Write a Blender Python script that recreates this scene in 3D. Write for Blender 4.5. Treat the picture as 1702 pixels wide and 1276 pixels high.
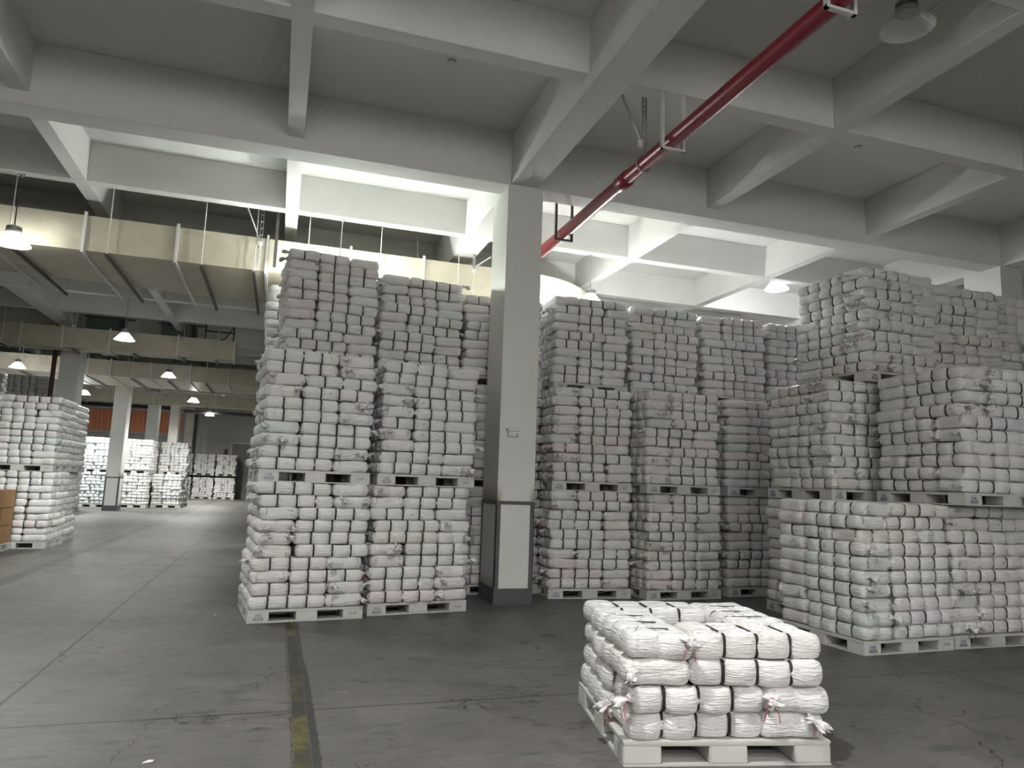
import bpy, bmesh, math, random
import numpy as np
from mathutils import Vector, Matrix
from mathutils.bvhtree import BVHTree

C = bpy.context.scene.collection
PI = math.pi
for o in list(bpy.data.objects):
    bpy.data.objects.remove(o)

# ------------------------------------------------------------------ camera, world, exposure
YAW, PITCH, ROLL, FPX = 0.30934974, 0.14003938, 0.03425736, 1190.1
CAM = Vector((0, 0, 1.5))
f_ = Vector((math.sin(YAW) * math.cos(PITCH), math.cos(YAW) * math.cos(PITCH), math.sin(PITCH)))
r0 = Vector((math.cos(YAW), -math.sin(YAW), 0)); u0 = r0.cross(f_)
r_ = math.cos(ROLL) * r0 + math.sin(ROLL) * u0
u_ = -math.sin(ROLL) * r0 + math.cos(ROLL) * u0
cd = bpy.data.cameras.new('camera'); cam = bpy.data.objects.new('camera', cd); C.objects.link(cam)
cam.matrix_world = Matrix.Translation(CAM) @ Matrix((r_, u_, -f_)).transposed().to_4x4()
cd.sensor_width = 36; cd.lens = FPX / 1702 * 36; cd.clip_end = 200
bpy.context.scene.camera = cam

W = bpy.data.worlds.new('sky'); bpy.context.scene.world = W; W.use_nodes = True
wn = W.node_tree.nodes; wn['Background'].inputs[0].default_value = (1.0, 0.975, 0.945, 1)
wn['Background'].inputs[1].default_value = 5.2
vs = bpy.context.scene.view_settings
vs.view_transform = 'Standard'; vs.look = 'None'; vs.gamma = 1; vs.use_curve_mapping = False
vs.exposure = 0.78
LAMP_W = 170.0
LAMPS = [  # x, y, z of the lens, lit, tint, power factor, hung from rod
    (-3.86, 11.62, 4.66, True, (0.97, 1.0, 0.95), 0.75, 5.72, 'lit high-bay lamp at the left edge, hanging before the big beige duct'),
    (0.70, 11.62, 4.78, True, (0.94, 1.0, 0.95), 1.5, 5.72, 'lit high-bay lamp hidden behind the tall left bale stack'),
    (5.15, 11.62, 4.78, True, (0.96, 1.0, 0.96), 1.4, 5.72, 'lit high-bay lamp behind the middle bales, right of the column'),
    (9.45, 11.95, 5.66, True, (0.97, 0.95, 1.0), 1.1, 6.33, 'lit high-bay lamp just under the ceiling beyond the right bales'),
    (-3.85, 19.5, 4.72, True, (1.0, 0.99, 0.96), 0.5, 6.33, 'lit high-bay lamp hanging in front of the second duct'),
    (-3.80, 26.7, 4.75, True, (1.0, 0.99, 0.96), 0.4, 6.33, 'lit high-bay lamp before the third duct, right of the pale column'),
    (-7.6, 32.3, 4.50, True, (0.95, 1.0, 0.97), 1.3, 6.33, 'small distant lit lamp before the orange curtains'),
    (-3.6, 32.6, 4.50, True, (1.0, 1.0, 0.95), 1.2, 6.33, 'small distant lit lamp above the farthest aisle'),
    (-8.35, 27.0, 4.75, True, (0.95, 0.97, 1.0), 0.7, 6.33, 'lit high-bay lamp over the far left bales'),
    (-3.85, 43.0, 4.75, True, (1.0, 0.98, 0.95), 2.4, 6.33, 'farthest lit lamp near the back wall'),
    (-8.35, 43.0, 4.75, True, (1.0, 0.95, 0.9), 2.0, 6.33, 'far left lit lamp near the orange curtains'),
    (5.30, 4.78, 5.86, False, (1, 1, 1), 0, 6.33, 'unlit clear-shaded high-bay lamp at the top right of the ceiling'),
    (0.55, 2.6, 5.1, True, (1.0, 0.99, 0.96), 0.75, 6.33, 'lit high-bay lamp overhead of the aisle'),
    (-3.85, 2.6, 5.1, True, (1.0, 0.98, 0.92), 0.6, 6.33, 'lit high-bay lamp over the left side of the aisle'),
    (5.15, -2.6, 5.1, True, (1.0, 0.975, 0.96), 1.0, 6.33, 'lit high-bay lamp behind the viewpoint on the right'),
    (0.55, -4.4, 5.1, True, (1.0, 0.98, 0.94), 1.3, 6.33, 'lit high-bay lamp behind the viewpoint'),
]
lamp_lights = []

# ------------------------------------------------------------------ material helpers
def mat(name):
    m = bpy.data.materials.new(name); m.use_nodes = True
    nt = m.node_tree; b = nt.nodes['Principled BSDF']
    return m, nt, b
def N(nt, t, **kw):
    n = nt.nodes.new(t)
    for k, v in kw.items():
        if k.startswith('i_'): n.inputs[k[2:].replace('_', ' ')].default_value = v
        else: setattr(n, k, v)
    return n
def L(nt, a, b): nt.links.new(a, b)
def noise(nt, vec, scale, detail=4, rough=0.55, dist=0.0):
    n = N(nt, 'ShaderNodeTexNoise'); n.inputs['Scale'].default_value = scale
    n.inputs['Detail'].default_value = detail; n.inputs['Roughness'].default_value = rough
    n.inputs['Distortion'].default_value = dist
    if vec is not None: L(nt, vec, n.inputs['Vector'])
    return n.outputs['Fac']
def ramp(nt, fac, stops):
    r = N(nt, 'ShaderNodeValToRGB'); e = r.color_ramp.elements
    while len(e) < len(stops): e.new(0.5)
    for el, (p, c) in zip(e, stops):
        el.position = p; el.color = (c, c, c, 1) if isinstance(c, (int, float)) else (*c, 1)
    L(nt, fac, r.inputs[0]); return r.outputs[0]
def mixc(nt, fac, a, b, mode='MIX'):
    n = N(nt, 'ShaderNodeMix', data_type='RGBA', blend_type=mode)
    for s, v in ((0, fac), (6, a), (7, b)):
        if hasattr(v, 'links'): L(nt, v, n.inputs[s])
        elif isinstance(v, (int, float)): n.inputs[s].default_value = v
        else: n.inputs[s].default_value = (*v, 1)
    return n.outputs[2]
def M(nt, op, a, b=None, c=None):
    n = N(nt, 'ShaderNodeMath', operation=op)
    for i, v in enumerate((a, b, c)):
        if v is None: continue
        if hasattr(v, 'links'): L(nt, v, n.inputs[i])
        else: n.inputs[i].default_value = v
    return n.outputs[0]
def bump(nt, b, h, strength=0.3, dist=0.01):
    n = N(nt, 'ShaderNodeBump'); n.inputs['Strength'].default_value = strength
    n.inputs['Distance'].default_value = dist; L(nt, h, n.inputs['Height']); L(nt, n.outputs[0], b.inputs['Normal'])
def objvec(nt, scale=(1, 1, 1)):
    t = N(nt, 'ShaderNodeTexCoord'); mp = N(nt, 'ShaderNodeMapping'); mp.inputs['Scale'].default_value = scale
    L(nt, t.outputs['Object'], mp.inputs[0]); return mp.outputs[0]
def simple(name, col, rough=0.6, metal=0.0, var=0.08, scale=6.0, bmp=0.0, spec=0.5):
    m, nt, b = mat(name)
    v = objvec(nt); n = noise(nt, v, scale)
    c = mixc(nt, n, tuple(x * (1 - var) for x in col), tuple(min(1, x * (1 + var)) for x in col))
    L(nt, c, b.inputs['Base Color']); b.inputs['Roughness'].default_value = rough
    b.inputs['Metallic'].default_value = metal; b.inputs['Specular IOR Level'].default_value = spec
    if bmp: bump(nt, b, noise(nt, v, scale * 12, 3), bmp, 0.003)
    return m

def make_film(name, from_attr):
    """white woven plastic bag: slight glossy film with pulled wrinkles"""
    m, nt, b = mat(name)
    if from_attr:
        a = N(nt, 'ShaderNodeAttribute', attribute_name='tint'); tint = a.outputs['Color']
    else:
        a = N(nt, 'ShaderNodeObjectInfo'); tint = a.outputs['Color']
    t = N(nt, 'ShaderNodeTexCoord')
    vec = t.outputs['Object']
    if not from_attr:
        add = N(nt, 'ShaderNodeVectorMath', operation='ADD'); L(nt, vec, add.inputs[0])
        cmb = N(nt, 'ShaderNodeCombineXYZ'); rnd = N(nt, 'ShaderNodeObjectInfo')
        k = M(nt, 'MULTIPLY', rnd.outputs['Random'], 37.0)
        for i in range(3): L(nt, k, cmb.inputs[i])
        L(nt, cmb.outputs[0], add.inputs[1]); vec = add.outputs[0]
    mp = N(nt, 'ShaderNodeMapping'); mp.inputs['Scale'].default_value = (0.6, 0.6, 5.0)
    mp.inputs['Rotation'].default_value = (0.5, 0.42, 0.0); L(nt, vec, mp.inputs[0])
    w1 = noise(nt, mp.outputs[0], 13, 3, 0.5, 0.35)
    mp2 = N(nt, 'ShaderNodeMapping'); mp2.inputs['Scale'].default_value = (0.7, 0.7, 4.5)
    mp2.inputs['Rotation'].default_value = (-0.45, -0.35, 0.3); L(nt, vec, mp2.inputs[0])
    w2 = noise(nt, mp2.outputs[0], 30, 3, 0.5, 0.4)
    ridge = M(nt, 'ABSOLUTE', M(nt, 'SUBTRACT', w1, 0.5))
    h = M(nt, 'ADD', M(nt, 'MULTIPLY', ridge, 1.6), M(nt, 'MULTIPLY', w2, 0.30))
    bump(nt, b, h, 0.8, 0.026)
    dirt = noise(nt, vec, 4.0, 3)
    c = mixc(nt, ramp(nt, dirt, [(0.35, 0.93), (0.62, 1.0)]), (0.60, 0.59, 0.575), (0.79, 0.785, 0.775))
    c = mixc(nt, 1.0, c, tint, 'MULTIPLY')
    L(nt, c, b.inputs['Base Color'])
    b.inputs['Roughness'].default_value = 0.36
    b.inputs['Specular IOR Level'].default_value = 0.5
    return m
FILM = make_film('bag_film', False)
FILM_S = make_film('bag_film_mass', True)
STRAP = simple('black_strap', (0.012, 0.012, 0.014), 0.5, var=0.2)
RED = simple('red_cord', (0.55, 0.03, 0.06), 0.6); TEAL = simple('teal_cord', (0.08, 0.35, 0.36), 0.6)
GREYP = simple('white_pallet_plastic', (0.53, 0.53, 0.50), 0.55, var=0.16, scale=5, bmp=0.15)
INKB = simple('blue_stencil_ink', (0.03, 0.025, 0.16), 0.6)
INKK = simple('black_stencil_ink', (0.05, 0.05, 0.055), 0.6)
PRINT = simple('faint_bag_print', (0.20, 0.19, 0.18), 0.6)
GUARD = simple('grey_guard_paint', (0.085, 0.082, 0.085), 0.5, var=0.25)
STEEL = simple('galvanised_steel', (0.42, 0.42, 0.42), 0.42, 0.7)
WSTEEL = simple('white_painted_steel', (0.62, 0.62, 0.60), 0.5)
DSTEEL = simple('dark_steel', (0.045, 0.04, 0.038), 0.5, 0.2)
DRED = simple('dark_red_pipe_paint', (0.05, 0.010, 0.010), 0.5)
CARTON = simple('brown_cardboard', (0.30, 0.17, 0.075), 0.8, var=0.2, scale=3)
TAPE = simple('carton_tape', (0.10, 0.06, 0.03), 0.4)
DOORM = simple('grey_door_paint', (0.17, 0.17, 0.16), 0.5)
GREENBOX = simple('green_grey_sheet', (0.10, 0.135, 0.12), 0.5)
CURT = None

def paint(name, col):
    m, nt, b = mat(name)
    v = objvec(nt)
    n1 = noise(nt, v, 0.7, 4); n2 = noise(nt, v, 5, 4)
    c = mixc(nt, ramp(nt, n1, [(0.3, 0.0), (0.7, 1.0)]), tuple(x * 0.93 for x in col), col)
    c = mixc(nt, ramp(nt, n2, [(0.28, 0.35), (0.45, 0.0)]), c, tuple(x * 0.86 for x in col))
    L(nt, c, b.inputs['Base Color']); b.inputs['Roughness'].default_value = 0.8
    b.inputs['Specular IOR Level'].default_value = 0.3
    bump(nt, b, noise(nt, v, 60, 3), 0.12, 0.002)
    return m
PAINT = paint('white_ceiling_paint', (0.68, 0.68, 0.655))
WALLP = paint('grey_white_wall_paint', (0.50, 0.50, 0.48))

def column_mat():
    m, nt, b = mat('white_column_paint')
    t = N(nt, 'ShaderNodeTexCoord'); s = N(nt, 'ShaderNodeSeparateXYZ'); L(nt, t.outputs['Object'], s.inputs[0])
    v = t.outputs['Object']
    base = mixc(nt, noise(nt, v, 1.5, 4), (0.60, 0.60, 0.57), (0.68, 0.68, 0.64))
    zz = s.outputs[2]
    # rusty yellow-green bleed just above the band and by the foot, near the corners
    ax = M(nt, 'ABSOLUTE', s.outputs[0])
    edge = ramp(nt, M(nt, 'ADD', ax, M(nt, 'MULTIPLY', noise(nt, v, 9, 3), 0.05)), [(0.20, 0.0), (0.265, 1.0)])
    up = M(nt, 'MULTIPLY', M(nt, 'GREATER_THAN', zz, 1.28), ramp(nt, M(nt, 'MULTIPLY', zz, 0.5), [(0.655, 1.0), (0.76, 0.0)]))
    lo = M(nt, 'MULTIPLY', ramp(nt, zz, [(0.20, 1.0), (0.36, 0.0)]), 0.7)
    k = M(nt, 'MULTIPLY', edge, M(nt, 'ADD', up, lo))
    c = mixc(nt, M(nt, 'MULTIPLY', k, 0.8), base, (0.13, 0.10, 0.02))
    L(nt, c, b.inputs['Base Color']); b.inputs['Roughness'].default_value = 0.55
    return m
COLM = column_mat()

def duct_mat():
    m, nt, b = mat('beige_duct_board')
    v = objvec(nt, (1, 1, 1))
    n = noise(nt, v, 2.2, 5, 0.6, 0.6)
    c = mixc(nt, ramp(nt, n, [(0.3, 0.0), (0.7, 1.0)]), (0.40, 0.365, 0.28), (0.52, 0.48, 0.38))
    L(nt, c, b.inputs['Base Color']); b.inputs['Roughness'].default_value = 0.5
    return m
DUCT = duct_mat()

def pipe_mat():
    m, nt, b = mat('fire_red_pipe_paint')
    v = objvec(nt)
    spots = ramp(nt, noise(nt, v, 38, 2), [(0.70, 0.0), (0.72, 1.0)])
    base = mixc(nt, noise(nt, v, 3, 3), (0.20, 0.008, 0.022), (0.28, 0.012, 0.03))
    L(nt, mixc(nt, spots, base, (0.45, 0.32, 0.32)), b.inputs['Base Color'])
    b.inputs['Roughness'].default_value = 0.32
    return m
PIPE = pipe_mat()

def curtain_mat():
    m, nt, b = mat('orange_curtain')
    t = N(nt, 'ShaderNodeTexCoord'); w = N(nt, 'ShaderNodeTexWave'); w.inputs['Scale'].default_value = 1.6
    w.inputs['Distortion'].default_value = 1.5; L(nt, t.outputs['Object'], w.inputs[0])
    c = mixc(nt, w.outputs[1], (0.72, 0.28, 0.14), (0.88, 0.42, 0.25))
    L(nt, c, b.inputs['Base Color']); b.inputs['Roughness'].default_value = 0.8
    return m
CURT = curtain_mat()

def floor_mat():
    m, nt, b = mat('polished_concrete')
    t = N(nt, 'ShaderNodeTexCoord'); v = t.outputs['Object']
    s = N(nt, 'ShaderNodeSeparateXYZ'); L(nt, v, s.inputs[0]); X, Y = s.outputs[0], s.outputs[1]
    big = noise(nt, v, 0.55, 5, 0.6, 0.4); mid = noise(nt, v, 3.2, 6, 0.65, 0.5)
    mp = N(nt, 'ShaderNodeMapping'); mp.inputs['Scale'].default_value = (0.8, 3.2, 1); L(nt, v, mp.inputs[0])
    stre = noise(nt, mp.outputs[0], 4.5, 6, 0.7, 0.8)
    c = mixc(nt, ramp(nt, big, [(0.3, 0.0), (0.7, 1.0)]), (0.072, 0.069, 0.061), (0.165, 0.157, 0.145))
    c = mixc(nt, ramp(nt, mid, [(0.35, 0.75), (0.6, 0.0)]), c, (0.080, 0.079, 0.070))
    c = mixc(nt, ramp(nt, stre, [(0.32, 0.85), (0.47, 0.0)]), c, (0.040, 0.050, 0.045))
    c = mixc(nt, ramp(nt, stre, [(0.60, 0.0), (0.75, 0.35)]), c, (0.27, 0.26, 0.245))
    # fine scuffs
    mp3 = N(nt, 'ShaderNodeMapping'); mp3.inputs['Scale'].default_value = (1, 6, 1); mp3.inputs['Rotation'].default_value = (0, 0, -0.45)
    L(nt, v, mp3.inputs[0])
    sc = M(nt, 'MULTIPLY', ramp(nt, noise(nt, mp3.outputs[0], 7, 4, 0.6, 1.5), [(0.61, 0.0), (0.65, 1.0)]),
           ramp(nt, noise(nt, v, 1.3, 2), [(0.40, 0.0), (0.52, 0.9)]))
    c = mixc(nt, sc, c, (0.03, 0.028, 0.024))
    # hairline cracks: voronoi edges of warped coordinates, kept only in patches
    wv = N(nt, 'ShaderNodeTexNoise'); wv.inputs['Scale'].default_value = 2.5; wv.inputs['Detail'].default_value = 5; L(nt, v, wv.inputs['Vector'])
    mv = N(nt, 'ShaderNodeVectorMath', operation='SCALE'); mv.inputs['Scale'].default_value = 0.7; L(nt, wv.outputs['Color'], mv.inputs[0])
    av = N(nt, 'ShaderNodeVectorMath', operation='ADD'); L(nt, v, av.inputs[0]); L(nt, mv.outputs[0], av.inputs[1])
    vo = N(nt, 'ShaderNodeTexVoronoi', feature='DISTANCE_TO_EDGE'); vo.inputs['Scale'].default_value = 0.8; L(nt, av.outputs[0], vo.inputs['Vector'])
    crk = M(nt, 'MULTIPLY', M(nt, 'LESS_THAN', vo.outputs['Distance'], 0.0040), ramp(nt, noise(nt, v, 0.8, 3), [(0.45, 0.0), (0.50, 0.95)]))
    c = mixc(nt, crk, c, (0.02, 0.018, 0.015))
    jit = M(nt, 'MULTIPLY', M(nt, 'SUBTRACT', noise(nt, v, 14, 4, 0.7), 0.5), 0.05)
    jx = M(nt, 'MULTIPLY', M(nt, 'SUBTRACT', noise(nt, v, 2, 2), 0.5), 0.02)
    def line(co, at, w, j):  # |co-at+j| < w
        return M(nt, 'LESS_THAN', M(nt, 'ABSOLUTE', M(nt, 'ADD', M(nt, 'SUBTRACT', co, at), j)), w)
    for co, at, w in ((X, -1.575, 0.011), (Y, 5.09, 0.009), (X, 5.75, 0.011), (Y, 13.3, 0.011), (Y, 21.5, 0.011), (X, -9.2, 0.011)):
        c = mixc(nt, M(nt, 'MULTIPLY', line(co, at, w, jx), 0.9), c, (0.012, 0.011, 0.010))
    # dark worn lane line far left
    dl = M(nt, 'MULTIPLY', line(X, -3.36, 0.10, jit), ramp(nt, mid, [(0.3, 0.85), (0.75, 0.5)]))
    c = mixc(nt, dl, c, (0.05, 0.048, 0.042))
    # torn lane tape: main body, rough right edge, yellow remnants
    body = M(nt, 'MULTIPLY', M(nt, 'GREATER_THAN', X, 0.200), M(nt, 'LESS_THAN', X, 0.288))
    widen = ramp(nt, M(nt, 'MULTIPLY', Y, 0.1), [(0.60, 1.0), (0.64, 0.0)])
    rag = M(nt, 'MULTIPLY', M(nt, 'GREATER_THAN', X, 0.291),
            M(nt, 'LESS_THAN', M(nt, 'ADD', X, M(nt, 'MULTIPLY', jit, 1.3)), M(nt, 'ADD', 0.318, M(nt, 'MULTIPLY', widen, 0.022))))
    lef = M(nt, 'MULTIPLY', M(nt, 'GREATER_THAN', M(nt, 'ADD', X, jit), 0.180), M(nt, 'LESS_THAN', X, 0.197))
    lim = M(nt, 'LESS_THAN', Y, 30.0)
    bodyc = mixc(nt, ramp(nt, mid, [(0.3, 0.0), (0.7, 1.0)]), (0.016, 0.015, 0.013), (0.038, 0.035, 0.031))
    yel = M(nt, 'MULTIPLY', ramp(nt, noise(nt, v, 1.7, 3, 0.6), [(0.50, 0.0), (0.60, 0.75)]), ramp(nt, noise(nt, v, 16, 4), [(0.38, 0.2), (0.55, 1.0)]))
    bodyc = mixc(nt, yel, bodyc, (0.11, 0.10, 0.02))
    c = mixc(nt, M(nt, 'MULTIPLY', rag, lim), c, (0.030, 0.030, 0.030))
    c = mixc(nt, M(nt, 'MULTIPLY', M(nt, 'MULTIPLY', lef, lim), ramp(nt, noise(nt, v, 45, 2), [(0.45, 1.0), (0.55, 0.1)])), c, (0.03, 0.027, 0.024))
    c = mixc(nt, M(nt, 'MULTIPLY', body, lim), c, bodyc)
    L(nt, c, b.inputs['Base Color'])
    L(nt, ramp(nt, mid, [(0.3, 0.42), (0.7, 0.58)]), b.inputs['Roughness'])
    b.inputs['Specular IOR Level'].default_value = 0.45
    bump(nt, b, M(nt, 'ADD', stre, M(nt, 'MULTIPLY', mid, 0.5)), 0.10, 0.004)
    return m
FLOOR = floor_mat()

def lamp_mats():
    m, nt, b = mat('clear_prismatic_acrylic')
    b.inputs['Base Color'].default_value = (0.85, 0.86, 0.87, 1); b.inputs['Roughness'].default_value = 0.2
    tr = N(nt, 'ShaderNodeBsdfTransparent'); tr.inputs[0].default_value = (0.95, 0.95, 0.95, 1)
    mx = N(nt, 'ShaderNodeMixShader'); t = N(nt, 'ShaderNodeTexCoord')
    # radial ribs of the prismatic cone
    s = N(nt, 'ShaderNodeSeparateXYZ'); L(nt, t.outputs['Object'], s.inputs[0])
    ang = M(nt, 'ARCTAN2', s.outputs[1], s.outputs[0]); rib = M(nt, 'SINE', M(nt, 'MULTIPLY', ang, 56))
    L(nt, ramp(nt, M(nt, 'ADD', M(nt, 'MULTIPLY', rib, 0.5), 0.5), [(0.3, 0.44), (0.7, 0.56)]), mx.inputs[0])
    out = nt.nodes['Material Output']; L(nt, tr.outputs[0], mx.inputs[1]); L(nt, b.outputs[0], mx.inputs[2])
    L(nt, mx.outputs[0], out.inputs[0])
    e, nt2, b2 = mat('lit_lamp_lens'); b2.inputs['Base Color'].default_value = (0.9, 0.9, 0.9, 1)
    b2.inputs['Emission Color'].default_value = (0.95, 0.98, 1, 1); b2.inputs['Emission Strength'].default_value = 6
    return m, e
SHADE, LENS = lamp_mats()
LENSOFF = simple('unlit_lamp_lens', (0.5, 0.5, 0.5), 0.3)

# ------------------------------------------------------------------ mesh helpers
class MB:
    def __init__(s): s.v = []; s.f = []; s.sm = []
    def add(s, vs, fs, smooth=False):
        o = len(s.v); s.v += [tuple(p) for p in vs]; s.f += [tuple(i + o for i in f) for f in fs]; s.sm += [smooth] * len(fs); return s
    def box(s, x0, x1, y0, y1, z0, z1):
        return s.add([(x0,y0,z0),(x1,y0,z0),(x1,y1,z0),(x0,y1,z0),(x0,y0,z1),(x1,y0,z1),(x1,y1,z1),(x0,y1,z1)],
              [(0,3,2,1),(4,5,6,7),(0,1,5,4),(1,2,6,5),(2,3,7,6),(3,0,4,7)])
    def tube(s, pts, r, n=10, cap=True, smooth=True):
        pts = [Vector(p) for p in pts]; vs = []; fs = []
        rs = r if isinstance(r, (list, tuple)) else [r] * len(pts)
        up = None
        for i, p in enumerate(pts):
            d = (pts[min(i + 1, len(pts) - 1)] - pts[max(i - 1, 0)]).normalized()
            if up is None: up = Vector((0, 0, 1)) if abs(d.z) < 0.9 else Vector((1, 0, 0))
            a = d.cross(up).normalized(); b = a.cross(d).normalized(); up = b
            for k in range(n):
                t = 2 * PI * k / n; vs.append(p + rs[i] * (math.cos(t) * a + math.sin(t) * b))
        for i in range(len(pts) - 1):
            for k in range(n):
                fs.append((i*n+k, i*n+(k+1)%n, (i+1)*n+(k+1)%n, (i+1)*n+k))
        s.add(vs, fs, smooth)
        if cap:
            s.add(vs[:n], [tuple(range(n))]); s.add(vs[-n:], [tuple(reversed(range(n)))])
        return s
    def lathe(s, prof, n=32, c=(0, 0, 0)):
        vs = []; fs = []
        for (r, z) in prof:
            for k in range(n):
                t = 2*PI*k/n; vs.append((c[0]+r*math.cos(t), c[1]+r*math.sin(t), c[2]+z))
        for i in range(len(prof)-1):
            for k in range(n): fs.append((i*n+k, i*n+(k+1)%n, (i+1)*n+(k+1)%n, (i+1)*n+k))
        return s.add(vs, fs, True)
    def prism(s, poly, z0, z1):
        n = len(poly)
        vs = [(x, y, z0) for x, y in poly] + [(x, y, z1) for x, y in poly]
        return s.add(vs, [tuple(reversed(range(n))), tuple(range(n, 2*n))] + [(i, (i+1)%n, n+(i+1)%n, n+i) for i in range(n)])
    def mesh(s, name, m):
        me = bpy.data.meshes.new(name); me.from_pydata(s.v, [], s.f); me.materials.append(m)
        me.polygons.foreach_set('use_smooth', s.sm); me.update(); return me
    def build(s, name, m, parent=None, loc=(0, 0, 0), bevel=0.0):
        o = bpy.data.objects.new(name, s.mesh(name, m)); C.objects.link(o); o.location = loc
        if parent: o.parent = parent
        if bevel:
            b = o.modifiers.new('bevel', 'BEVEL'); b.width = bevel; b.segments = 2; b.limit_method = 'ANGLE'
        return o
def inst(name, me, parent=None, loc=(0, 0, 0), rz=0.0):
    o = bpy.data.objects.new(name, me); C.objects.link(o); o.location = loc; o.rotation_euler = (0, 0, rz)
    if parent: o.parent = parent
    return o
def empty(name, label, cat, loc=(0, 0, 0), rz=0.0, group=None):
    o = bpy.data.objects.new(name, None); o.empty_display_size = 0.1; C.objects.link(o)
    o.location = loc; o.rotation_euler = (0, 0, rz); o['label'] = label; o['category'] = cat
    if group: o['group'] = group
    return o
def tag(o, label, cat, group=None):
    o['label'] = label; o['category'] = cat
    if group: o['group'] = group
    return o
def struct(o, label=None, cat=None):
    o['kind'] = 'structure'
    if label: o['label'] = label
    if cat: o['category'] = cat
    return o
def children(o): return [c for c in bpy.data.objects if c.parent == o]
# ------------------------------------------------------------------ room shell
XL, XR, YB, YF = -24.0, 14.6, 50.3, -9.0
ZS, ZM, ZSEC = 6.33, 5.57, 5.72
struct(MB().box(XL - .2, XR + .2, YF - .2, YB + .2, -0.2, 0).build('floor', FLOOR), 'grey scuffed concrete warehouse floor', 'floor')
struct(MB().box(XL - .2, XR + .2, YF - .2, YB + .2, ZS, ZS + .2).build('ceiling', PAINT), 'white painted ceiling slab between the beams', 'ceiling')
struct(MB().box(XL - .2, XL, YF, YB, 0, ZS).build('wall_left', WALLP), 'plain wall far to the left', 'wall')
struct(MB().box(XR, XR + .2, YF, YB, 0, ZS).build('wall_right', WALLP), 'plain wall behind the right bales', 'wall')
struct(MB().box(XL, XR, YB, YB + .2, 0, ZS).build('wall_back', WALLP), 'grey far wall beyond the bales', 'wall')
# front wall behind the viewpoint with daylight window openings
wins = [(-4.0, 0.0), (2.0, 6.0)]
mb = MB(); mb.box(XL, XR, YF - .2, YF, 0, 2.3); mb.box(XL, XR, YF - .2, YF, 4.9, ZS)
xs = [XL] + [q for w in wins for q in w] + [XR]
for i in range(0, len(xs), 2): mb.box(xs[i], xs[i + 1], YF - .2, YF, 2.3, 4.9)
struct(mb.build('wall_front', WALLP), 'wall with daylight windows behind the viewpoint', 'wall')
for i, (a, b) in enumerate(wins):
    m_ = MB()
    for k in range(5): x = a + (b - a) * k / 4; m_.box(x - .03, x + .03, YF - .13, YF - .07, 2.3, 4.9)
    for z in (2.33, 3.6, 4.87): m_.box(a, b, YF - .125, YF - .075, z - .03, z + .03)
    struct(m_.build('window_%d' % (i + 1), WSTEEL), 'white barred window opening behind the viewpoint', 'window')

# beams (ceiling coffers)
bi = 0
def beam(x0, x1, y0, y1, zb, label):
    struct(MB().box(x0, x1, y0, y1, zb, ZS - 0.001).build('ceiling_beam', PAINT, bevel=0.006), label, 'beam')
YMAIN = [-5.9, 1.6, 9.11, 16.6, 24.1, 31.6, 39.1, 46.6]
YSEC = [-3.4, -0.9, 4.0, 6.42, 11.6, 14.1, 19.1, 21.6, 26.6, 29.1, 34.1, 36.6, 41.6, 44.1, 49.1]
XMAIN = [-15.05, -6.05, 2.93, 11.95]
XSEC = [-21.1, -18.1, -12.1, -9.1, -3.1, -0.10, 5.93, 8.92]
for y in YMAIN: beam(XL, XR, y - .18, y + .18, ZM, 'deep white cross beam spanning the hall')
for y in YSEC: beam(XL, XR, y - .1, y + .1, ZSEC, 'shallow white cross beam between the main beams')
for x in XMAIN: beam(x - .19, x + .19, YF, YB, ZM + .004, 'deep white beam running into the distance')
for x in XSEC: beam(x - .1, x + .1, YF, YB, ZSEC + .003, 'shallow white beam running into the distance')

def column(cx, cy, near=False):
    c = MB().box(-.25, .25, -.35, .35, 0, ZM + .001).build('column', COLM, loc=(cx, cy, 0))
    struct(c, 'white square concrete column with dark corner guards' if not near else 'big white column with dark corner guards beside the bales', 'column')
    for sx in (-1, 1):
        for sy in (-1, 1):
            g = MB(); x, y = sx * .25, sy * .35
            g.box(min(x + sx * .006, x - sx * .05), max(x + sx * .006, x - sx * .05), min(y, y + sy * .006), max(y, y + sy * .006), 0.0, 1.29)
            g.box(min(x, x + sx * .006), max(x, x + sx * .006), min(y + sy * .006, y - sy * .05), max(y + sy * .006, y - sy * .05), 0.0, 1.29)
            g.build('corner_guard', GUARD, c)
    def ring(z0, z1, t):
        g = MB(); g.box(-.25 - t, .25 + t, -.35 - t, -.35, z0, z1); g.box(-.25 - t, .25 + t, .35, .35 + t, z0, z1)
        g.box(-.25 - t, -.25, -.35, .35, z0, z1); g.box(.25, .25 + t, -.35, .35, z0, z1); return g
    ring(1.25, 1.295, .009).build('guard_band', GUARD, c)
    ring(0.0, 0.20, .010).build('base_band', GUARD, c)
    return c
for x in XMAIN:
    for y in YMAIN:
        if y < 5: continue
        if x == 2.93 and y > 10 and y < 20: pass
        yy = 9.25 if abs(y - 9.11) < .1 else y
        column(x + (0.02 if x == 2.93 else 0), yy, near=(x == 2.93 and y < 10))

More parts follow.
